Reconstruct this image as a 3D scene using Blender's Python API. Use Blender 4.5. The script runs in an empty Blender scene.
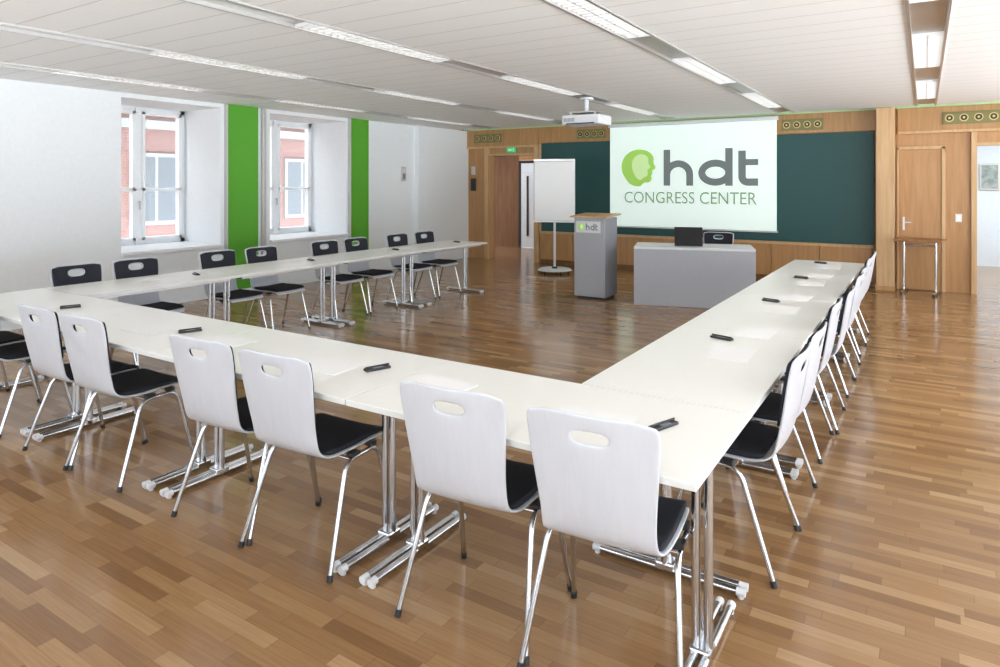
import bpy, bmesh, math, random
from mathutils import Vector, Matrix, Euler
random.seed(4)
scene = bpy.context.scene
scene.view_settings.view_transform = 'Standard'
try: scene.view_settings.look = 'None'
except Exception: pass
scene.view_settings.exposure = 0.0

# ------------------------------------------------------------ materials
def new_mat(name):
    m = bpy.data.materials.new(name); m.use_nodes = True
    nt = m.node_tree
    return m, nt, nt.nodes['Principled BSDF']
def simple(name, col, rough=0.5, metal=0.0, emis=None, estr=0.0, noise=0.04, nscale=20):
    m, nt, b = new_mat(name)
    b.inputs['Roughness'].default_value = rough
    b.inputs['Metallic'].default_value = metal
    n = nt.nodes.new('ShaderNodeTexNoise'); n.inputs['Scale'].default_value = nscale
    tc = nt.nodes.new('ShaderNodeTexCoord'); nt.links.new(tc.outputs['Object'], n.inputs['Vector'])
    mx = nt.nodes.new('ShaderNodeMix'); mx.data_type = 'RGBA'
    mx.inputs[6].default_value = (*[c*(1-noise) for c in col], 1)
    mx.inputs[7].default_value = (*[min(1, c*(1+noise)) for c in col], 1)
    nt.links.new(n.outputs['Fac'], mx.inputs[0]); nt.links.new(mx.outputs[2], b.inputs['Base Color'])
    if emis:
        b.inputs['Emission Color'].default_value = (*emis, 1); b.inputs['Emission Strength'].default_value = estr
    return m
def math_node(nt, op, a, b=None):
    n = nt.nodes.new('ShaderNodeMath'); n.operation = op
    for i, v in enumerate((a, b)):
        if v is None: continue
        if isinstance(v, (int, float)): n.inputs[i].default_value = v
        else: nt.links.new(v, n.inputs[i])
    return n.outputs[0]
def ramp(nt, fac, stops):
    r = nt.nodes.new('ShaderNodeValToRGB')
    e = r.color_ramp.elements
    e[0].position = stops[0][0]; e[0].color = (*stops[0][1], 1)
    e[1].position = stops[-1][0]; e[1].color = (*stops[-1][1], 1)
    for p, c in stops[1:-1]:
        x = e.new(p); x.color = (*c, 1)
    nt.links.new(fac, r.inputs[0]); return r.outputs[0]

def floor_material():
    m, nt, b = new_mat('parquet_wood')
    tc = nt.nodes.new('ShaderNodeTexCoord'); sx = nt.nodes.new('ShaderNodeSeparateXYZ')
    nt.links.new(tc.outputs['Object'], sx.inputs[0])
    X, Y = sx.outputs[0], sx.outputs[1]
    rowf = math_node(nt, 'DIVIDE', Y, 0.060); row = math_node(nt, 'FLOOR', rowf)
    wn = nt.nodes.new('ShaderNodeTexWhiteNoise'); wn.noise_dimensions = '1D'; nt.links.new(row, wn.inputs['W'])
    off = math_node(nt, 'MULTIPLY', wn.outputs['Value'], 7.0)
    xf = math_node(nt, 'ADD', math_node(nt, 'DIVIDE', X, 0.42), off); cell = math_node(nt, 'FLOOR', xf)
    cb = nt.nodes.new('ShaderNodeCombineXYZ'); nt.links.new(row, cb.inputs[0]); nt.links.new(cell, cb.inputs[1])
    w2 = nt.nodes.new('ShaderNodeTexWhiteNoise'); w2.noise_dimensions = '2D'; nt.links.new(cb.outputs[0], w2.inputs['Vector'])
    col = ramp(nt, w2.outputs['Value'], [(0, (0.235, 0.122, 0.052)), (0.25, (0.31, 0.17, 0.075)), (0.75, (0.365, 0.21, 0.096)), (1.0, (0.46, 0.285, 0.145))])
    mp = nt.nodes.new('ShaderNodeMapping'); mp.inputs['Scale'].default_value = (3, 70, 1)
    nt.links.new(tc.outputs['Object'], mp.inputs[0])
    gn = nt.nodes.new('ShaderNodeTexNoise'); gn.inputs['Scale'].default_value = 1.5; gn.inputs['Detail'].default_value = 5
    nt.links.new(mp.outputs[0], gn.inputs['Vector'])
    g = ramp(nt, gn.outputs['Fac'], [(0.3, (0.82, 0.8, 0.78)), (0.7, (1.0, 1.0, 1.0))])
    mul = nt.nodes.new('ShaderNodeMix'); mul.data_type = 'RGBA'; mul.blend_type = 'MULTIPLY'; mul.inputs[0].default_value = 1
    nt.links.new(col, mul.inputs[6]); nt.links.new(g, mul.inputs[7])
    fy = math_node(nt, 'FRACT', rowf); fx = math_node(nt, 'FRACT', xf)
    jy = math_node(nt, 'LESS_THAN', fy, 0.03); jx = math_node(nt, 'LESS_THAN', fx, 0.006)
    j = math_node(nt, 'MULTIPLY', math_node(nt, 'MAXIMUM', jy, jx), 0.4)
    mj = nt.nodes.new('ShaderNodeMix'); mj.data_type = 'RGBA'; mj.inputs[7].default_value = (0.08, 0.035, 0.012, 1)
    nt.links.new(j, mj.inputs[0]); nt.links.new(mul.outputs[2], mj.inputs[6])
    nt.links.new(mj.outputs[2], b.inputs['Base Color'])
    b.inputs['Roughness'].default_value = 0.17
    return m
def wood_material(name, c1, c2, rough=0.4, scale=(14, 14, 1.0)):
    m, nt, b = new_mat(name)
    tc = nt.nodes.new('ShaderNodeTexCoord'); mp = nt.nodes.new('ShaderNodeMapping'); mp.inputs['Scale'].default_value = scale
    nt.links.new(tc.outputs['Object'], mp.inputs[0])
    n = nt.nodes.new('ShaderNodeTexNoise'); n.inputs['Scale'].default_value = 1.6; n.inputs['Detail'].default_value = 6
    n.inputs['Distortion'].default_value = 0.6
    nt.links.new(mp.outputs[0], n.inputs['Vector'])
    c = ramp(nt, n.outputs['Fac'], [(0.3, c1), (0.7, c2)])
    nt.links.new(c, b.inputs['Base Color']); b.inputs['Roughness'].default_value = rough
    return m
def ceiling_material():
    m, nt, b = new_mat('ceiling_plank_paint')
    tc = nt.nodes.new('ShaderNodeTexCoord'); sx = nt.nodes.new('ShaderNodeSeparateXYZ')
    nt.links.new(tc.outputs['Object'], sx.inputs[0])
    fy = math_node(nt, 'FRACT', math_node(nt, 'DIVIDE', sx.outputs[1], 0.31))
    j = math_node(nt, 'MULTIPLY', math_node(nt, 'LESS_THAN', fy, 0.035), 0.5)
    mj = nt.nodes.new('ShaderNodeMix'); mj.data_type = 'RGBA'
    mj.inputs[6].default_value = (0.92, 0.93, 0.93, 1); mj.inputs[7].default_value = (0.42, 0.41, 0.4, 1)
    nt.links.new(j, mj.inputs[0]); nt.links.new(mj.outputs[2], b.inputs['Base Color'])
    b.inputs['Roughness'].default_value = 0.7
    return m
def brick_material():
    m, nt, b = new_mat('facade_brick')
    tc = nt.nodes.new('ShaderNodeTexCoord'); sx = nt.nodes.new('ShaderNodeSeparateXYZ'); nt.links.new(tc.outputs['Object'], sx.inputs[0])
    cb = nt.nodes.new('ShaderNodeCombineXYZ'); nt.links.new(sx.outputs[1], cb.inputs[0]); nt.links.new(sx.outputs[2], cb.inputs[1])
    br = nt.nodes.new('ShaderNodeTexBrick'); br.inputs['Scale'].default_value = 3
    br.inputs['Color1'].default_value = (0.125, 0.066, 0.058, 1); br.inputs['Color2'].default_value = (0.145, 0.085, 0.075, 1)
    br.inputs['Mortar'].default_value = (0.15, 0.115, 0.11, 1)
    nt.links.new(cb.outputs[0], br.inputs['Vector']); nt.links.new(br.outputs['Color'], b.inputs['Base Color'])
    b.inputs['Roughness'].default_value = 1.0
    return m
def glass_material():
    m = bpy.data.materials.new('window_glass'); m.use_nodes = True; nt = m.node_tree; nt.nodes.clear()
    o = nt.nodes.new('ShaderNodeOutputMaterial'); t = nt.nodes.new('ShaderNodeBsdfTransparent'); g = nt.nodes.new('ShaderNodeBsdfGlossy')
    g.inputs['Roughness'].default_value = 0.02
    mx = nt.nodes.new('ShaderNodeMixShader'); mx.inputs[0].default_value = 0.06
    nt.links.new(t.outputs[0], mx.inputs[1]); nt.links.new(g.outputs[0], mx.inputs[2]); nt.links.new(mx.outputs[0], o.inputs[0])
    return m

M = {}
M['floor'] = floor_material()
M['ceil'] = ceiling_material()
M['wall'] = simple('white_wall_paint', (0.82, 0.845, 0.86), 0.8)
M['frame'] = simple('white_window_frame', (0.87, 0.89, 0.91), 0.4)
M['green'] = simple('green_wall_paint', (0.095, 0.38, 0.022), 0.6)
M['palegreen'] = simple('pale_green_cove', (0.55, 0.76, 0.45), 0.6)
M['wood'] = wood_material('beech_panel_wood', (0.40, 0.205, 0.075), (0.50, 0.28, 0.12))
M['woodlight'] = wood_material('light_oak_wood', (0.52, 0.32, 0.15), (0.64, 0.42, 0.22))
M['wooddark'] = wood_material('dark_panel_wood', (0.14, 0.06, 0.022), (0.22, 0.10, 0.035))
M['tabletop'] = wood_material('walnut_table_wood', (0.26, 0.11, 0.04), (0.38, 0.19, 0.08))
M['board'] = simple('green_chalkboard', (0.014, 0.075, 0.075), 0.5)
M['chrome'] = simple('chrome', (0.60, 0.61, 0.63), 0.16, 1.0, noise=0.01)
M['alu'] = simple('brushed_aluminium', (0.62, 0.61, 0.6), 0.35, 0.8)
M['darkalu'] = simple('bronze_channel', (0.45, 0.43, 0.40), 0.3, 0.6)
M['tablewhite'] = simple('white_table_laminate', (0.88, 0.875, 0.83), 0.3, noise=0.01)
M['edge'] = simple('table_edge_band', (0.72, 0.73, 0.72), 0.4)
def shell_mat():
    m, nt, b = new_mat('white_laminate_shell')
    tc = nt.nodes.new('ShaderNodeTexCoord'); mp = nt.nodes.new('ShaderNodeMapping'); mp.inputs['Scale'].default_value = (18, 3, 3)
    nt.links.new(tc.outputs['Object'], mp.inputs[0])
    n = nt.nodes.new('ShaderNodeTexNoise'); n.inputs['Scale'].default_value = 2; n.inputs['Detail'].default_value = 5; n.inputs['Distortion'].default_value = 1
    nt.links.new(mp.outputs[0], n.inputs['Vector'])
    c = ramp(nt, n.outputs['Fac'], [(0.3, (0.575, 0.595, 0.645)), (0.7, (0.61, 0.63, 0.675))])
    nt.links.new(c, b.inputs['Base Color']); b.inputs['Roughness'].default_value = 0.35
    return m
M['shell'] = shell_mat()
M['fabric'] = simple('black_seat_fabric', (0.016, 0.018, 0.026), 0.9, noise=0.3, nscale=300)
M['black'] = simple('black_plastic', (0.02, 0.02, 0.022), 0.4)
M['cap'] = simple('white_plastic_cap', (0.72, 0.73, 0.75), 0.4)
M['grey'] = simple('grey_laminate', (0.38, 0.39, 0.42), 0.5)
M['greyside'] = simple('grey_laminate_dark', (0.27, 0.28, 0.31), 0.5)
M['greytop'] = simple('light_grey_laminate', (0.66, 0.67, 0.69), 0.4)
M['paper'] = simple('paper', (0.90, 0.90, 0.89), 0.8, noise=0.01)
M['screen'] = simple('projection_screen', (0.76, 0.82, 0.79), 0.9, emis=(0.76, 1.0, 0.90), estr=0.38, noise=0.01)
M['logo_grey'] = simple('projected_grey', (0.14, 0.16, 0.16), 0.9, emis=(0.3, 0.34, 0.34), estr=0.2)
M['logo_text'] = simple('projected_text_green', (0.2, 0.28, 0.17), 0.9, emis=(0.3, 0.42, 0.25), estr=0.3)
M['logo_green'] = simple('projected_green', (0.38, 0.66, 0.12), 0.9, emis=(0.4, 0.72, 0.15), estr=0.2)
M['logo_lime'] = simple('projected_lime', (0.60, 0.80, 0.38), 0.9, emis=(0.6, 0.85, 0.42), estr=0.25)
M['lamp'] = simple('lamp_diffuser', (0.9, 0.9, 0.9), 0.5, emis=(1, 0.98, 0.94), estr=0.5)
M['louvre'] = simple('lamp_louvre', (0.75, 0.75, 0.75), 0.35, 0.3)
M['brass'] = simple('brass_ring', (0.65, 0.5, 0.2), 0.3, 0.8)
M['ventplate'] = simple('olive_vent_plate', (0.20, 0.19, 0.07), 0.5)
M['exit'] = simple('exit_sign_green', (0.02, 0.4, 0.12), 0.5, emis=(0.05, 0.8, 0.3), estr=0.5)
M['blueroom'] = simple('pale_blue_wall', (0.72, 0.80, 0.86), 0.8)
M['brick'] = brick_material()
M['glass'] = glass_material()
M['darkglass'] = simple('facade_glass', (0.06, 0.07, 0.08), 0.7)
M['stone'] = simple('facade_stone', (0.17, 0.175, 0.175), 0.9)
M['art'] = simple('art_print', (0.3, 0.36, 0.34), 0.6, noise=0.7, nscale=12)

# ------------------------------------------------------------ mesh builder
class MB:
    def __init__(s): s.v=[]; s.f=[]; s.m=[]; s.s=[]; s.mats=[]
    def mi(s, key):
        if key not in s.mats: s.mats.append(key)
        return s.mats.index(key)
    def add(s, vs, fs, key, smooth=False, mat=None):
        o=len(s.v); k=s.mi(key)
        for v in vs:
            v=Vector(v)
            if mat: v=mat@v
            s.v.append(tuple(v))
        for f in fs: s.f.append([i+o for i in f]); s.m.append(k); s.s.append(smooth)
    def addbm(s, bm, key, smooth=False, mat=None):
        bm.verts.ensure_lookup_table(); bm.verts.index_update()
        s.add([v.co.copy() for v in bm.verts], [[v.index for v in f.verts] for f in bm.faces], key, smooth, mat); bm.free()
    def box(s, a, b, key, bev=0, mat=None, seg=2):
        bm=bmesh.new(); bmesh.ops.create_cube(bm, size=1)
        a=Vector(a); b=Vector(b); c=(a+b)/2; d=b-a
        for v in bm.verts: v.co=Vector((v.co.x*d.x+c.x, v.co.y*d.y+c.y, v.co.z*d.z+c.z))
        if bev>0: bmesh.ops.bevel(bm, geom=list(bm.edges), offset=bev, segments=seg, profile=0.5, affect='EDGES')
        s.addbm(bm, key, False, mat)
    def cyl(s, p, q, r, key, seg=20, r2=None, mat=None):
        p=Vector(p); q=Vector(q); d=(q-p); r2=r if r2 is None else r2
        z=d.normalized(); x=z.orthogonal().normalized(); y=z.cross(x)
        vs=[];n=seg
        for c,rr in ((p,r),(q,r2)):
            for i in range(n):
                a=2*math.pi*i/n; vs.append(c+x*rr*math.cos(a)+y*rr*math.sin(a))
        s.add(vs,[[i,(i+1)%n,n+(i+1)%n,n+i] for i in range(n)],key,True,mat)
        s.add(vs[:n],[list(range(n))[::-1]],key,False,mat); s.add(vs[n:],[list(range(n))],key,False,mat)
    def tube(s, pts, r, key, seg=10, mat=None):
        pts=[Vector(p) for p in pts]; n=len(pts); vs=[]; up=None
        for i,p in enumerate(pts):
            t=(pts[min(i+1,n-1)]-pts[max(i-1,0)]).normalized()
            if up is None: up=t.orthogonal().normalized()
            x=(up-t*up.dot(t)).normalized(); up=x; y=t.cross(x)
            for k in range(seg):
                a=2*math.pi*k/seg; vs.append(p+x*r*math.cos(a)+y*r*math.sin(a))
        fs=[[i*seg+k, i*seg+(k+1)%seg, (i+1)*seg+(k+1)%seg, (i+1)*seg+k] for i in range(n-1) for k in range(seg)]
        s.add(vs,fs,key,True,mat)
        s.add(vs[:seg],[list(range(seg))[::-1]],key,False,mat); s.add(vs[-seg:],[list(range(seg))],key,False,mat)
    def mesh(s, name):
        me=bpy.data.meshes.new(name); me.from_pydata(s.v,[],s.f); me.update()
        for k in s.mats: me.materials.append(M[k])
        me.polygons.foreach_set('material_index', s.m); me.polygons.foreach_set('use_smooth', s.s); me.update()
        return me
    def obj(s, name, loc=(0,0,0), rz=0, parent=None):
        return place(s.mesh(name), name, loc, rz, parent)
def place(me, name, loc=(0,0,0), rz=0, parent=None):
    o=bpy.data.objects.new(name, me); o.location=loc; o.rotation_euler=(0,0,rz)
    scene.collection.objects.link(o)
    if parent: o.parent=parent
    return o
def fillet(pts, r, n=6):
    pts=[Vector(p) for p in pts]; out=[pts[0]]
    for i in range(1,len(pts)-1):
        a,b,c=pts[i-1],pts[i],pts[i+1]
        d1=(a-b); d2=(c-b); rr=min(r,d1.length*.45,d2.length*.45)
        p=b+d1.normalized()*rr; q=b+d2.normalized()*rr
        for k in range(n+1):
            t=k/n; out.append(p*(1-t)**2+b*2*t*(1-t)+q*t*t)
    out.append(pts[-1]); return out
def eval_grid(vs, fs, thick, off, lv):
    me=bpy.data.meshes.new('t'); me.from_pydata(vs,[],fs); me.update()
    o=bpy.data.objects.new('t',me); scene.collection.objects.link(o)
    a=o.modifiers.new('s','SOLIDIFY'); a.thickness=thick; a.offset=off
    b=o.modifiers.new('u','SUBSURF'); b.levels=lv; b.render_levels=lv
    dg=bpy.context.evaluated_depsgraph_get(); m2=bpy.data.meshes.new_from_object(o.evaluated_get(dg))
    bm=bmesh.new(); bm.from_mesh(m2)
    bpy.data.objects.remove(o); bpy.data.meshes.remove(me); bpy.data.meshes.remove(m2)
    return bm

# ------------------------------------------------------------ room shell
XL, XR, YB, YF, HC = -8.5, 4.0, 11.9, -2.2, 2.75
HT=HC+0.12
mb=MB(); mb.box((-14,YF-0.3,-0.1),(XR+0.3,17.5,0),'floor'); mb.obj('floor')
strips=[0.02,-1.88,-3.77,-5.65,-7.45]; sw=0.125
mb=MB(); edges=[-9.45]
for x in sorted(strips): edges += [x-sw, x+sw]
edges.append(XR)
for i in range(0,len(edges),2):
    x0=edges[i]; x1=edges[i+1]
    mb.box((x0,YF,HC),(x1,YB-0.38,HC+0.1),'ceil')
mb.box((-9.45,YB-0.38,HC+0.08),(XR,YB,HC+0.12),'palegreen')  # cove strip above the ceiling edge, coloured pale green
mb.box((-9.45,YF,HC+0.12),(XR+0.25,YB+0.2,HC+0.2),'wall')
mb.obj('ceiling')

# left wall with deep reveals
wins=[(-1.2,0.2),(1.55,2.95),(4.5,5.9),(6.75,8.36)]
GX=-9.42
mb=MB(); y=YF-0.3
for a,b in wins:
    mb.box((-9.45,y,0),(XL,a,HC),'wall'); mb.box((-9.45,a,0),(XL,b,0.70),'wall'); mb.box((-9.45,a,2.69),(XL,b,HC),'wall'); y=b
mb.box((-9.45,y,0),(XL,YB,HC),'wall')
mb.box((XL,10.2,0),(XL+0.10,YB,HC-0.001),'wall')
mb.obj('wall_left')
for i,(a,b) in enumerate(wins):
    mb=MB(); z0,z1=0.74,2.69; x0,x1=GX-0.03,GX+0.04; f=0.06
    mb.box((x0,a,z0),(x1,a+f,z1),'frame'); mb.box((x0,b-f,z0),(x1,b,z1),'frame')
    mb.box((x0,a,z0),(x1,b,z0+f),'frame'); mb.box((x0,a,z1-f),(x1,b,z1),'frame')
    c=(a+b)/2
    mb.box((x0,c-0.045,z0),(x1+0.02,c+0.045,z1),'frame',0.005)
    for s0,s1 in ((a+f,c-0.045),(c+0.045,b-f)):
        g=0.045
        for q in ((s0,z0+f,s0+g,z1-f),(s1-g,z0+f,s1,z1-f),(s0,z0+f,s1,z0+f+g),(s0,z1-f-g,s1,z1-f),(s0,1.5,s1,1.545)):
            mb.box((x0+0.01,q[0],q[1]),(x1+0.03,q[2],q[3]),'frame',0.004)
        mb.box((GX,s0+g,z0+f+g),(GX+0.004,s1-g,z1-f-g),'glass')
    mb.cyl((x1+0.02,c,1.35),(x1+0.06,c,1.35),0.01,'alu'); mb.box((x1+0.05,c-0.01,1.24),(x1+0.065,c+0.01,1.36),'alu')
    mb.box((-9.45,a,0.70),(XL+0.06,b,0.74),'frame',0.006)
    mb.obj('window_%d'%(i+1))
for n,(a,b) in enumerate(((5.98,6.5),(8.42,8.86))):
    mb=MB(); mb.box((XL+0.001,a,0),(XL+0.05,b,HC-0.001),'green'); mb.box((XL+0.001,a-0.025,0.0),(XL+0.06,a-0.001,HC-0.001),'alu'); mb.obj('trim_%d'%(n+2))
mb=MB(); mb.box((XL+0.001,6.58,0.0),(XL+0.06,6.64,HC-0.001),'alu',0.004); mb.obj('trim_4')
mb=MB()
mb.box((XL+0.051,YF,0),(XL+0.065,10.19,0.06),'wall')
mb.obj('baseboard_left')

# right and front walls, unseen; window openings added to light the room
def wall_added_openings(name, axis, pos, a, b, ops, z0=0.25, z1=2.66):
    mb=MB(); 
    def bx(u0,u1,w0,w1,key,t0=0,t1=0.25,bev=0):
        if axis=='x': mb.box((pos+t0,u0,w0),(pos+t1,u1,w1),key,bev)
        else: mb.box((u0,pos-t1,w0),(u1,pos-t0,w1),key,bev)
    y=a
    for o0,o1 in ops:
        bx(y,o0,0,HT,'wall'); bx(o0,o1,0,z0,'wall'); bx(o0,o1,z1,HT,'wall'); y=o1
        n=max(1,round((o1-o0)/1.1)); w=(o1-o0)/n
        for k in range(n+1):
            c=o0+k*w; bx(max(o0,c-0.03),min(o1,c+0.03),z0,z1,'frame',0.1,0.16)
        bx(o0,o1,z0,z0+0.05,'frame',0.1,0.16); bx(o0,o1,z1-0.05,z1,'frame',0.1,0.16)
    bx(y,b,0,HT,'wall'); mb.obj(name)
wall_added_openings('wall_right','x',XR,YF,YB,[(-1.9,2.2),(2.5,6.6),(6.9,11.0)],0.25,2.45)
wall_added_openings('wall_front','y',YF,XL-0.95,XR+0.25,[(-8.0,-4.6),(-3.6,-1.2),(0.4,3.4)],0.8,2.4)

# back wall (wood panelled)
OL0,OL1=-7.88,-6.70; OR0,OR1=0.64,1.56; DH=2.24
mb=MB(); y0,y1=YB,YB+0.2
mb.box((XL-0.95,y0,0),(OL0,y1,HT),'wood'); mb.box((OL0,y0,DH),(OL1,y1,HT),'wood'); mb.box((OL1,y0,0),(OR0,y1,HT),'wood')
mb.box((OR0,y0,DH-0.04),(OR1,y1,HT),'wood'); mb.box((OR1,y0,0),(XR+0.25,y1,HT),'wood')
mb.obj('wall_back')
mb=MB()
mb.box((OL1+0.08,YB-0.05,2.43),(-0.62,YB-0.001,HC),'wood',0.004)
mb.box((-0.35,YB-0.05,2.40),(XR,YB-0.001,HC),'wood',0.004)
mb.box((-0.35,YB-0.07,2.36),(XR,YB-0.001,2.399),'woodlight',0.004)
mb.box((XL+0.1,YB-0.05,2.40),(OL1+0.07,YB-0.001,HC),'wood',0.004)
mb.box((XL+0.1,YB-0.07,2.36),(OL1+0.07,YB-0.001,2.399),'woodlight',0.004)
mb.box((XL,YB-0.02,HC+0.001),(XR,YB-0.001,HC+0.079),'palegreen')
mb.obj('trim_5')
mb=MB()
xx=-6.58
while xx < -0.70:
    x2=min(xx+0.735,-0.68)
    mb.box((xx+0.004,YB-0.06,0.08),(x2-0.004,YB-0.001,0.60),'wood',0.004); xx=x2
mb.box((-6.58,YB-0.08,0.60),(-0.68,YB-0.001,0.645),'woodlight',0.004); mb.box((-6.58,YB-0.04,0.0),(-0.68,YB-0.001,0.08),'wooddark')
mb.obj('baseboard_back')
mb=MB(); mb.box((-6.58,YB-0.04,0.65),(-0.66,YB-0.001,2.42),'board',0.004)
mb.box((-6.6,YB-0.07,0.646),(-6.56,YB-0.001,2.42),'woodlight',0.003)
for x in (-4.6,-2.62): mb.box((x,YB-0.042,0.66),(x+0.006,YB-0.038,2.41),'black')
mb.obj('chalkboard')
mb=MB(); mb.box((-0.62,YB-0.36,0),(-0.38,YB-0.0005,HC-0.0),'woodlight',0.006); mb.box((-0.63,YB-0.37,0),(-0.37,YB-0.0005,0.07),'wood',0.004); mb.obj('wooden_post')
mb=MB()
for a,b in ((OL0-0.06,OL0+0.03),(OL1-0.03,OL1+0.08)): mb.box((a,YB-0.06,0),(b,YB+0.2,2.36),'woodlight',0.005)
mb.box((OL0,YB-0.03,DH-0.04),(OL1,YB+0.2,DH+0.0),'woodlight')
mb.obj('trim_6')
mb=MB(); mb.box((-0.33,YB-0.03,0.01),(0.21,YB-0.001,2.12),'wood',0.004)
mb.box((-0.36,YB-0.05,0),(-0.331,YB-0.001,2.16),'woodlight',0.003); mb.box((0.211,YB-0.05,0),(0.26,YB-0.001,2.16),'woodlight',0.003)
mb.box((-0.36,YB-0.05,2.121),(0.26,YB-0.001,2.17),'woodlight',0.003)
mb.cyl((-0.27,YB-0.03,1.02),(-0.27,YB-0.08,1.02),0.012,'alu'); mb.box((-0.28,YB-0.09,1.01),(-0.17,YB-0.075,1.03),'alu',0.004)
mb.box((-0.285,YB-0.036,0.9),(-0.255,YB-0.03,1.1),'alu',0.002)
mb.obj('door_1')
mb=MB(); mb.box((OR0-0.07,YB-0.05,0),(OR0,YB+0.2,2.36),'woodlight',0.004); mb.box((OR1,YB-0.05,0),(OR1+0.07,YB+0.2,2.36),'woodlight',0.004)
mb.box((OR0,YB-0.04,DH-0.08),(OR1,YB+0.2,DH-0.04),'woodlight'); mb.obj('trim_7')
# rooms behind
mb=MB()
mb.box((-12,14.5,0),(-8.66,14.6,HC),'wooddark'); mb.box((-7.8,14.5,0),(-6.3,14.6,HC),'wood'); mb.box((-8.66,14.5,2.2),(-7.8,14.6,HC),'wood')
mb.box((-6.5,YB+0.2,0),(-6.4,14.5,HC),'wood'); mb.box((-12,YB+0.2,0),(-11.9,14.5,HC),'wall'); mb.box((-12,YB+0.2,HC),(-6.3,14.6,HC+.1),'wall')
mb.obj('wall_corridor')
mb=MB(); mb.box((-8.65,14.45,0),(-8.58,14.5,2.19),'black'); mb.box((-7.87,14.45,0),(-7.80,14.5,2.19),'black'); mb.box((-8.58,14.45,2.12),(-7.87,14.5,2.19),'black')
mb.box((-8.58,14.46,0.01),(-7.87,14.49,2.12),'blueroom'); mb.box((-8.4,14.42,0.3),(-8.36,14.46,1.8),'black'); mb.box((-8.48,14.45,0.25),(-8.05,14.455,1.9),'glass')
mb.obj('door_2')
mb=MB()
mb.box((-0.5,16,0),(5,16.1,HC),'blueroom'); mb.box((-0.5,YB+0.2,0),(-0.4,16,HC),'blueroom'); mb.box((4.9,YB+0.2,0),(5,16,HC),'blueroom'); mb.box((-0.5,YB+0.2,HC),(5,16.1,HC+.1),'wall')
mb.obj('wall_side_room')
mb=MB(); mb.box((0.9,15.96,1.48),(1.22,15.999,2.0),'alu',0.005); mb.box((0.93,15.955,1.51),(1.19,15.96,1.97),'art'); mb.obj('framed_picture')
def arealight(name, loc, sx, sy, power, col=(1,0.98,0.95), rot=(0,0,0), parent=None):
    l=bpy.data.lights.new(name,'AREA'); l.shape='RECTANGLE'; l.size=sx; l.size_y=sy; l.energy=power; l.color=col
    o=bpy.data.objects.new(name,l); o.location=loc; o.rotation_euler=rot; scene.collection.objects.link(o)
    if parent: o.parent=parent
    return o
for nm,x,y_,p in (('added_room_lamp',-8.3,13.2,35),('added_room_lamp',1.8,14.0,80)):  # unseen lamps added to brighten the rooms behind the doorways
    mb=MB(); mb.box((-0.3,-0.3,-0.04),(0.3,0.3,0),'cap',0.01); o=mb.obj(nm,(x,y_,HC)); arealight('added_lamp_light',(0,0,-0.05),0.5,0.5,p,(0.9,0.95,1),parent=o)

# ------------------------------------------------------------ ceiling lights
lamps=[(0.5,2.1),(3.3,4.95),(6.1,7.75),(8.9,10.6)]
mbL=MB(); h=HC
mbL.box((-sw,YF,h+0.085),(sw,YB-0.38,h+0.095),'darkalu')
mbL.box((-sw,YF,h-0.012),(-sw+0.02,YB-0.38,h+0.085),'alu'); mbL.box((sw-0.02,YF,h-0.012),(sw,YB-0.38,h+0.085),'alu')
prev=YF
for a,b in lamps+[(YB-0.38,None)]:
    mbL.box((-sw+0.021,prev+0.01,h+0.015),(sw-0.021,a-0.01,h+0.025),'darkalu'); prev=b
for a,b in lamps:
    mbL.box((-0.100,a,h+0.07),(0.100,b,h+0.08),'lamp')
    mbL.box((-0.102,a-0.008,h-0.008),(0.102,a+0.002,h+0.07),'louvre'); mbL.box((-0.102,b-0.002,h-0.008),(0.102,b+0.008,h+0.07),'louvre')
    n=int((b-a)/0.07)
    for k in range(1,n): 
        yy=a+(b-a)*k/n; mbL.box((-0.102,yy-0.006,h-0.006),(0.102,yy+0.006,h+0.04),'louvre')
    mbL.box((-0.006,a,h-0.004),(0.006,b,h+0.04),'louvre')
meL=mbL.mesh('linear_ceiling_light')
for x in strips:
    o=place(meL,'linear_ceiling_light',(x,0,0))
    for a,b in lamps:
        arealight('tube_light',(0,(a+b)/2,h+0.06),0.17,b-a-0.05,2.2,parent=o)

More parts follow.
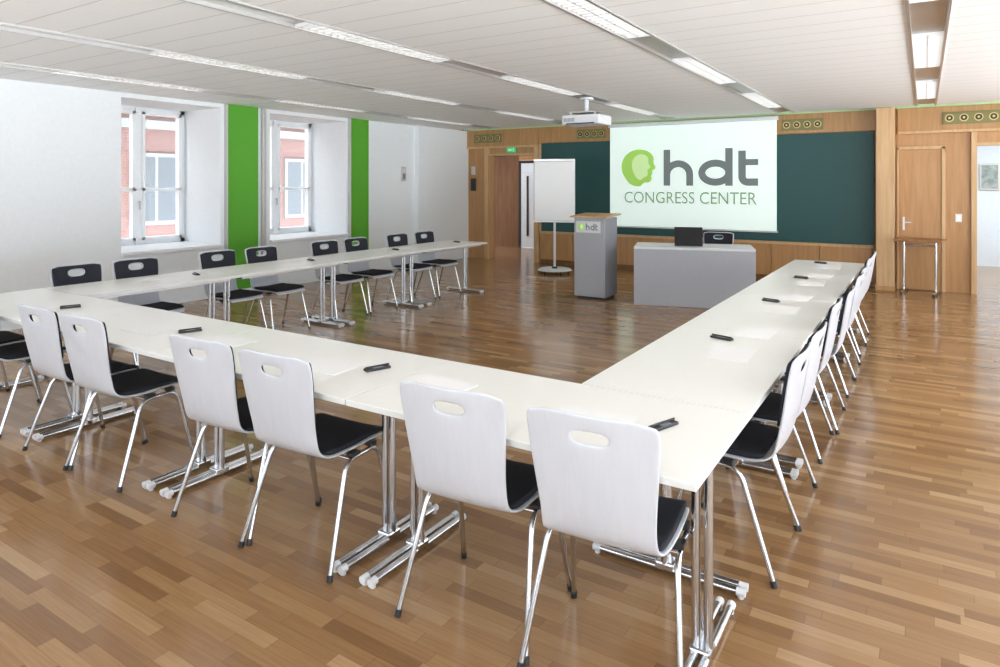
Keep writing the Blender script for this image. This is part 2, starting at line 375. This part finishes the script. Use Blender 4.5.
# ------------------------------------------------------------ chair
def build_chair():
    mb=MB()
    prof=[(.238,.425,.185),(.225,.447,.20),(.17,.457,.208),(.05,.455,.212),(-.08,.450,.208),(-.15,.458,.198),(-.19,.488,.190),(-.212,.54,.188),(-.226,.60,.192),(-.241,.68,.20),(-.254,.76,.208),(-.262,.812,.212),(-.269,.849,.214),(-.276,.886,.212),(-.279,.902,.204)]
    us=[-1,-.93,-.75,-.5,-.29,0,.29,.5,.75,.93,1]
    usp=[-1,-.93,-.75,-.55,-.36,0,.36,.55,.75,.93,1]
    def pt(fi,u,off=0,sc=1):
        i0=min(int(fi),len(prof)-2); t=fi-i0
        y,z,w=[prof[i0][k]*(1-t)+prof[i0+1][k]*t for k in range(3)]
        i=int(round(fi))
        a=prof[max(i-1,0)]; b=prof[min(i+1,len(prof)-1)]
        d=Vector((0,b[0]-a[0],b[1]-a[1])).normalized(); nrm=Vector((0,d.z,-d.y))
        if nrm.z<0 and i<5: nrm=-nrm
        if i>=5 and nrm.y<0: nrm=-nrm
        curv=0.018*(u*u) if i>=7 else 0.006*u*u
        p=Vector((u*w*sc,y,z))+nrm*(off+curv)
        if i>=len(prof)-2 and abs(u)>0.9: p.z-=0.012
        return p
    R=len(prof); C=len(us)
    vs=[pt(i,u) for i in range(R) for u in us]
    fs=[]
    for i in range(R-1):
        for j in range(C-1):
            if i==11 and j in (4,5): continue
            fs.append([i*C+j,i*C+j+1,(i+1)*C+j+1,(i+1)*C+j])
    mb.addbm(eval_grid(vs,fs,0.011,0,2),'shell',True)
    rows=[1,2,3,4,5]; vs=[pt(i,u,0.016,0.95) for i in rows for u in us]
    fs=[[i*C+j,i*C+j+1,(i+1)*C+j+1,(i+1)*C+j] for i in range(len(rows)-1) for j in range(C-1)]
    mb.addbm(eval_grid(vs,fs,0.024,0,2),'fabric',True)
    rows=[8,9,10,10.7,12.25,13.3]; vs=[pt(i,u,0.014,0.95) for i in rows for u in usp]
    fs=[[i*C+j,i*C+j+1,(i+1)*C+j+1,(i+1)*C+j] for i in range(len(rows)-1) for j in range(C-1) if not (i==3 and j in (4,5))]
    mb.addbm(eval_grid(vs,fs,0.014,0,2),'fabric',True)
    for s in (-1,1):
        path=[(s*.262,-.20,.012),(s*.218,-.055,.425),(s*.213,.15,.425),(s*.245,.245,.012)]
        mb.tube(fillet(path,0.06),0.0105,'chrome',10)
        mb.cyl((s*.263,-.203,0),(s*.2605,-.196,.025),0.013,'black',10); mb.cyl((s*.246,.247,0),(s*.243,.24,.025),0.013,'black',10)
        mb.box((s*.213-.02,-.03,.432),(s*.213+.02,.02,.448),'black',0.003); mb.box((s*.2-.02,.1,.432),(s*.2+.02,.14,.452),'black',0.003)
    for y in (-.03,.13): mb.tube([(-.215,y,.425),(.215,y,.425)],0.009,'chrome',8)
    return mb.mesh('conference_chair')
chair=build_chair()
def jit(a): return random.uniform(-a,a)
for x,yy,r in ((-5.72,2.06,.02),(-5.17,2.05,-.02),(-4.30,2.05,.02),(-3.80,2.05,.04),(-2.80,2.08,.06),(-2.29,2.08,.05),(-1.40,2.10,.08),(-0.88,2.11,.09)):
    place(chair,'conference_chair',(x,yy,0),r)
for y in (3.08,3.60,4.47,5.02,5.87,6.42,7.27,7.80):
    place(chair,'conference_chair',(-0.69+jit(.015),y,0),math.pi/2+jit(.03))
for y in (2.92,3.43,4.30,4.84,5.75,6.30,7.10,7.70):
    place(chair,'conference_chair',(-5.99+jit(.015),y,0),-math.pi/2+jit(.03))
place(chair,'conference_chair',(-2.5,9.62,0),math.pi+0.1)

# ------------------------------------------------------------ tables (1.4 x 0.7)
def build_table():
    mb=MB(); L,W=1.396,0.696
    mb.box((-L/2,-W/2,.716),(L/2,W/2,.738),'edge',0.002); mb.box((-L/2+.001,-W/2+.001,.7375),(L/2-.001,W/2-.001,.740),'tablewhite')
    for s in (-1,1):
        mb.box((-L/2+.06,s*(W/2-.09)-.012,.685),(L/2-.06,s*(W/2-.09)+.012,.716),'alu')
    for s in (-1,1):
        x=s*(L/2-.08)
        mb.box((x-.04,-.25,.69),(x+.04,.25,.715),'black',0.003)
        for dx in (-.021,.021):
            mb.tube([(x+dx,0,.045),(x+dx,0,.695)],.0155,'chrome',16)
            mb.tube([(x+dx,-.29,.024),(x+dx,.29,.024)],.0145,'chrome',14)
            for e in (-1,1):
                mb.tube([(x+dx,e*.285,.023),(x+dx,e*.318,.023)],.0158,'cap',14); mb.cyl((x+dx,e*.30,0),(x+dx,e*.30,.012),.012,'cap',12)
        mb.box((x-.036,-.04,.014),(x+.036,.04,.052),'chrome',0.008)
    return mb.mesh('folding_table')
table=build_table()
for i in range(4): place(table,'folding_table',(-1.25-1.4*i,2.26,0),0)
for i in range(4):
    place(table,'folding_table',(-0.90,3.312+1.4*i,0),math.pi/2)
    place(table,'folding_table',(-5.80,3.312+1.4*i,0),math.pi/2)

mbp=MB(); mbp.box((-.105,-.1485,0),(.105,.1485,.002),'paper'); pad=mbp.mesh('notepad')
mbp=MB(); mbp.box((-.02,-.062,0),(.02,.062,.012),'black',0.004); mbp.box((-.016,-.025,.012),(.016,.025,.0135),'greyside'); mbp.tube([(-.0,-.06,.017),(0,.06,.017)],.004,'black',8); pen=mbp.mesh('pen_case')
zt=.7405
for x in (-0.78,-2.14,-3.60,-5.0):
    place(pen,'pen_case',(x,2.30,zt),-.35); place(pad,'notepad',(x-.25,2.22,zt),math.pi/2+.05); 
    if x<-1: place(pad,'notepad',(x+.38,2.25,zt),math.pi/2-.03)
for y in (3.78,5.18,6.6,7.95):
    for x in (-.95,-5.82):
        place(pen,'pen_case',(x,y,zt),math.pi/2-.3)
        place(pad,'notepad',(x+(.12 if x>-2 else -.1),y-.30,zt),.04)
        if y<7.9: place(pad,'notepad',(x+(.12 if x>-2 else -.1),y+.26,zt),-.04)

# ------------------------------------------------------------ projection screen
def text_into(mb, body, key, x0,x1,z0,z1,y, bold=0.0):
    c=bpy.data.curves.new('txt','FONT'); c.body=body; c.offset=bold; c.resolution_u=4
    o=bpy.data.objects.new('txt',c); scene.collection.objects.link(o)
    dg=bpy.context.evaluated_depsgraph_get(); me=bpy.data.meshes.new_from_object(o.evaluated_get(dg))
    vs=[v.co.copy() for v in me.vertices]; fs=[list(p.vertices) for p in me.polygons]
    ax=min(v.x for v in vs); bx=max(v.x for v in vs); ay=min(v.y for v in vs); by=max(v.y for v in vs)
    out=[(x0+(v.x-ax)/(bx-ax)*(x1-x0), y, z0+(v.y-ay)/(by-ay)*(z1-z0)) for v in vs]
    mb.add(out,fs,key); bpy.data.objects.remove(o); bpy.data.curves.remove(c); bpy.data.meshes.remove(me)
def smooth_poly(p,it=2):
    for _ in range(it):
        q=[]
        for i in range(len(p)):
            a=p[i]; b=p[(i+1)%len(p)]
            q.append((a[0]*.75+b[0]*.25,a[1]*.75+b[1]*.25)); q.append((a[0]*.25+b[0]*.75,a[1]*.25+b[1]*.75))
        p=q
    return p
def logo(mb,cx,cz,r,y):
    # head in profile, facing right, with a lighter inner profile
    p=[(-.80,-.62),(-.45,-1.0),(.10,-1.08),(.30,-.82),(.62,-.84),(.78,-.66),(.72,-.44),(.82,-.30),(.76,-.16),(1.04,-.04),(.84,.26),(.90,.56),(.62,.90),(.05,1.06),(-.58,.92),(-.98,.48),(-1.06,-.1)]
    p=smooth_poly(p); mb.add([(cx+r*a,y,cz+r*b) for a,b in p],[list(range(len(p)))],'logo_green')
    q=[(-.18,-.55),(.10,-.72),(.32,-.52),(.50,-.48),(.54,-.28),(.48,-.12),(.72,.02),(.54,.26),(.58,.52),(.36,.74),(-.02,.76),(-.36,.50),(-.42,0)]
    q=smooth_poly(q); mb.add([(cx+r*a,y-0.002,cz+r*b) for a,b in q],[list(range(len(q)))],'logo_lime')
def stroke(mb, pts, w, key, y):
    n=len(pts); L=[];R=[]
    for i in range(n):
        a=Vector(pts[max(i-1,0)]); b=Vector(pts[min(i+1,n-1)]); t=(b-a).normalized(); nn=Vector((-t.y,t.x))*w/2
        p=Vector(pts[i]); L.append(p+nn); R.append(p-nn)
    vs=[(p.x,y,p.y) for p in L+R]
    mb.add(vs,[[i,i+1,n+i+1,n+i] for i in range(n-1)],key)
def hdt(mb,x0,x1,z0,z1,y,key):
    W=x1-x0; H=z1-z0; w=H*.19; xh=H*.70
    def arc(cx,cz,rx,rz,a0,a1,n=16): return [(cx+rx*math.cos(math.radians(a0+(a1-a0)*i/n)),cz+rz*math.sin(math.radians(a0+(a1-a0)*i/n))) for i in range(n+1)]
    lw=W*.33
    stroke(mb,[(x0+w/2,z0),(x0+w/2,z1)],w,key,y)
    r=(lw-w)/2; cx=x0+w/2+r
    stroke(mb,arc(cx,z0+xh-w/2-r*.95,r,r*.95,180,0)+[(x0+lw-w/2,z0)],w,key,y-.0003)
    dx0=x0+W*.385; dw=W*.36; cx=dx0+dw/2; rz=(xh-w)/2
    stroke(mb,arc(cx,z0+xh/2,(dw-w)/2,rz,0,360,28),w,key,y)
    stroke(mb,[(dx0+dw-w/2,z0),(dx0+dw-w/2,z1)],w,key,y-.0003)
    tx=x0+W*.84
    stroke(mb,[(tx,z1-H*.08),(tx,z0+w*1.2)]+arc(tx+w*.75,z0+w*1.25,w*.75,w*.75,190,270,6)+[(x1,z0+w*.5)],w,key,y)
    stroke(mb,[(tx-w*.5,z0+xh-w*.45),(x1,z0+xh-w*.45)],w*.85,key,y-.0003)
ys=YB-0.12
mb=MB(); mb.box((-5.03,ys,0.82),(-2.07,ys+0.012,2.66),'screen'); mb.box((-5.06,ys-.03,2.66),(-2.04,ys+.05,2.73),'cap',0.01)
mb.box((-5.05,ys-.01,0.79),(-2.05,ys+.02,0.82),'alu',0.004)
hdt(mb,-3.99,-2.36,1.57,2.22,ys-.004,'logo_grey')
text_into(mb,'CONGRESS CENTER','logo_text',-4.74,-2.38,1.25,1.46,ys-.004,0.0)
logo(mb,-4.46,1.90,.33,ys-.004); mb.obj('projection_screen')

def vent(x0,x1):
    mb=MB(); y=YB-.052; w=x1-x0
    mb.box((0,-.02,2.48),(w,0,2.66),'ventplate',0.004)
    for k in range(4):
        cx=w*(k+.5)/4; mb.cyl((cx,-.02,2.57),(cx,-.035,2.57),.055,'brass',20); mb.cyl((cx,-.035,2.57),(cx,-.04,2.57),.042,'black',20); mb.cyl((cx,-.038,2.57),(cx,-.046,2.57),.016,'brass',12)
    mb.obj('air_vent',(x0,y,0))
vent(-2.0,-1.38); vent(-5.75,-5.15); vent(.22,.92); vent(-8.2,-7.5); vent(1.9,2.6)

mb=MB(); mb.box((-.10,-.03,-.05),(.10,0,.05),'exit',0.004); mb.box((-.06,-.033,-.02),(.02,-.03,.02),'paper'); mb.box((.045,-.033,-.03),(.07,-.03,.03),'paper'); mb.obj('exit_sign',(-7.25,YB-.0701,2.31))
mb=MB(); mb.box((-.06,-.05,1.45),(.06,0,1.72),'black',0.01); mb.box((-.05,-.04,1.8),(.05,0,1.98),'alu',0.01); mb.box((-.03,-.07,1.5),(.0,-.05,1.68),'black',0.006); mb.obj('wall_telephone',(-8.25,YB,0))
mb=MB(); mb.box((0,-.06,1.66),(.03,.06,1.93),'alu',0.006); mb.box((.03,-.04,1.70),(.034,.04,1.8),'greyside'); mb.box((.03,-.04,1.82),(.034,.04,1.9),'cap'); mb.obj('wall_control_panel',(XL+.0,9.85,0))
mb=MB(); mb.box((-.04,-.012,-.06),(.04,0,.06),'alu',0.003); mb.box((-.025,-.016,-.04),(.025,-.012,0.04),'cap'); mb.obj('light_switch',(.42,YB-.0,1.1))

# ------------------------------------------------------------ presenter desk
mb=MB(); L=1.52; D=.70; Hd=.77
mb.box((-L/2,0,Hd-.03),(L/2,D,Hd),'greytop',.003); mb.box((-L/2+.001,.001,0),(L/2-.001,.026,Hd-.0305),'grey',.002)
mb.box((-L/2+.001,.0265,0),(-L/2+.026,D-.01,Hd-.0305),'grey',.002); mb.box((L/2-.026,.0265,0),(L/2-.001,D-.01,Hd-.0305),'grey',.002)
mb.obj('presenter_desk',(-2.53,8.64,0),math.radians(17))
mb=MB(); mb.box((-.18,0,0),(.18,.25,.018),'black',.004); 
mb.box((-.18,-.012,0),(.18,0,.25),'black',.004,Matrix.Translation((0,0,.012))@Matrix.Rotation(math.radians(12),4,'X'))
mb.box((-.15,.03,.018),(.15,.13,.020),'greyside'); mb.cyl((-.12,0,.014),(.12,0,.014),.008,'greyside',8)
mb.obj('laptop',(-2.66,8.86,Hd+.003),math.radians(15))
# ------------------------------------------------------------ lectern
mb=MB(); w=.46; d=.44; hl=1.12
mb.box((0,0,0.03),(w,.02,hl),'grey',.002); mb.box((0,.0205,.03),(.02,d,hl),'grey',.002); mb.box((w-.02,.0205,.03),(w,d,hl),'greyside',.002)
mb.box((.02,.02,.03),(w-.02,d,.05),'grey'); mb.box((.021,.021,.6),(w-.021,d-.02,.62),'grey'); mb.box((.03,.03,0),(w-.03,d-.03,.03),'black')
mb.box((-.05,-.05,0),(w+.05,d+.04,.022),'woodlight',.004,Matrix.Translation((0,0,hl+.012))@Matrix.Rotation(math.radians(3),4,'X'))
mb.box((.0,.0,hl),(w,d,hl+.008),'grey')
mb.box((.03,-.006,.92),(.40,-.0005,1.08),'greytop',.002)
logo(mb,.11,1.0,.05,-.008); hdt(mb,.18,.36,.955,1.05,-.008,'logo_grey')
mb.obj('lectern',(-4.17,8.50,0))
# ------------------------------------------------------------ flip chart
mb=MB()
mb.box((-.36,-.012,.95),(.36,.012,2.03),'paper',.006); mb.box((-.37,.013,.94),(.37,.03,2.04),'cap',.004)
mb.box((-.37,-.03,2.00),(.37,-.013,2.05),'alu',.005); mb.box((-.36,-.08,.915),(.36,.02,.935),'alu',.004); mb.box((-.36,-.085,.92),(.36,-.08,.95),'alu',.002)
mb.box((-.345,-.016,1.0),(.345,-.0125,1.995),'paper')
mb.tube([(0,.045,.06),(0,.045,1.5)],.022,'cap',14); mb.tube([(0,.045,.8),(0,.045,1.7)],.016,'chrome',12)
mb.box((-.05,.03,1.2),(.05,.06,1.35),'black',.005)
mb.cyl((0,.045,.055),(0,.045,.085),.31,'cap',36,.27); mb.cyl((0,.045,.085),(0,.045,.12),.05,'black',16)
for k in range(5):
    a=2*math.pi*k/5+.3; c=(.25*math.cos(a),.045+.25*math.sin(a)); mb.cyl((c[0]-.012,c[1],.028),(c[0]+.012,c[1],.028),.027,'black',14)
mb.obj('flip_chart',(-5.60,10.6,0),math.radians(20))
# ------------------------------------------------------------ projector
mb=MB()
mb.box((-.27,-.2,-.13),(.27,.2,.0),'cap',.02,None,3); mb.box((-.25,-.205,-.10),(.25,-.2,-.03),'greytop',.002)
for k in range(8): mb.box((-.23+k*.02,-.209,-.09),(-.22+k*.02,-.204,-.04),'greyside')
mb.cyl((.12,.19,-.065),(.12,.25,-.065),.055,'black',20); mb.cyl((.12,.25,-.065),(.12,.253,-.065),.04,'darkglass',20)
mb.box((-.2,-.211,-.125),(.2,-.203,-.108),'black')
mb.box((-.2,-.14,.03),(.2,.14,.045),'alu',.004)
for x in (-.17,.17):
    for y in (-.12,.12): mb.cyl((x,y,0),(x,y,.03),.012,'alu',8)
mb.cyl((0,0,.045),(0,0,.22),.028,'cap',14); mb.cyl((0,0,.21),(0,0,.235),.09,'cap',20)
mb.obj('ceiling_projector',(-3.77,8.05,HC-.012-.235))
# ------------------------------------------------------------ small side table
mb=MB(); mb.box((-.30,-.24,.765),(.30,.24,.80),'tabletop',.004)
for s in (-1,1):
    mb.tube(fillet([(s*.2,-.02,.77),(s*.2,-.02,.03),(s*.2,-.22,.02)],.05),.014,'chrome'); mb.tube(fillet([(s*.2,.02,.77),(s*.2,.02,.03),(s*.2,.22,.02)],.05),.014,'chrome')
    mb.cyl((s*.2,-.22,0),(s*.2,-.22,.03),.018,'black',10); mb.cyl((s*.2,.22,0),(s*.2,.22,.03),.018,'black',10)
mb.tube([(-.2,.0,.70),(.2,.0,.70)],.012,'chrome')
mb.obj('side_table',(-.06,11.50,0),-.15)

# ------------------------------------------------------------ outside
mb=MB(); X=-19
mb.box((X-1,-15,-8),(X,45,7.5),'brick')
y=-14
while y<44:
    for z in (-6.2,-2.9,.4,3.7):
        mb.box((X,y,z),(X+.06,y+1.5,z+2.1),'stone'); mb.box((X+.061,y+.12,z+.12),(X+.07,y+.7,z+1.98),'darkglass'); mb.box((X+.061,y+.8,z+.12),(X+.07,y+1.38,z+1.98),'darkglass')
    y+=2.7
for z in (-3.3,3.2): mb.box((X,-15,z),(X+.15,45,z+.25),'stone')
mb.obj('neighbouring_building')

# world: overcast sky above, added glow below the horizon that brightens the ceiling
w=bpy.data.worlds.new('World'); scene.world=w; w.use_nodes=True; nt=w.node_tree
bg=nt.nodes['Background']
tc=nt.nodes.new('ShaderNodeTexCoord'); sx=nt.nodes.new('ShaderNodeSeparateXYZ'); nt.links.new(tc.outputs['Generated'],sx.inputs[0])
mr=nt.nodes.new('ShaderNodeMapRange'); mr.inputs[1].default_value=-0.15; mr.inputs[2].default_value=0.1; nt.links.new(sx.outputs[2],mr.inputs[0])
c=ramp(nt,mr.outputs[0],[(0,(0.91,0.96,1.0)),(1,(0.86,0.93,1.0))]); nt.links.new(c,bg.inputs[0])
mr2=nt.nodes.new('ShaderNodeMapRange'); mr2.inputs[1].default_value=-0.1; mr2.inputs[2].default_value=0.1; mr2.inputs[3].default_value=12.5; mr2.inputs[4].default_value=4.6
nt.links.new(sx.outputs[2],mr2.inputs[0]); nt.links.new(mr2.outputs[0],bg.inputs[1])

cam=bpy.data.cameras.new('camera'); co=bpy.data.objects.new('camera',cam); scene.collection.objects.link(co)
cam.lens=24; cam.sensor_width=36; cam.shift_y=-0.1495; cam.clip_start=0.05
co.location=(0,0,1.6); co.rotation_euler=(math.pi/2,0,math.radians(32.5)); scene.camera=co
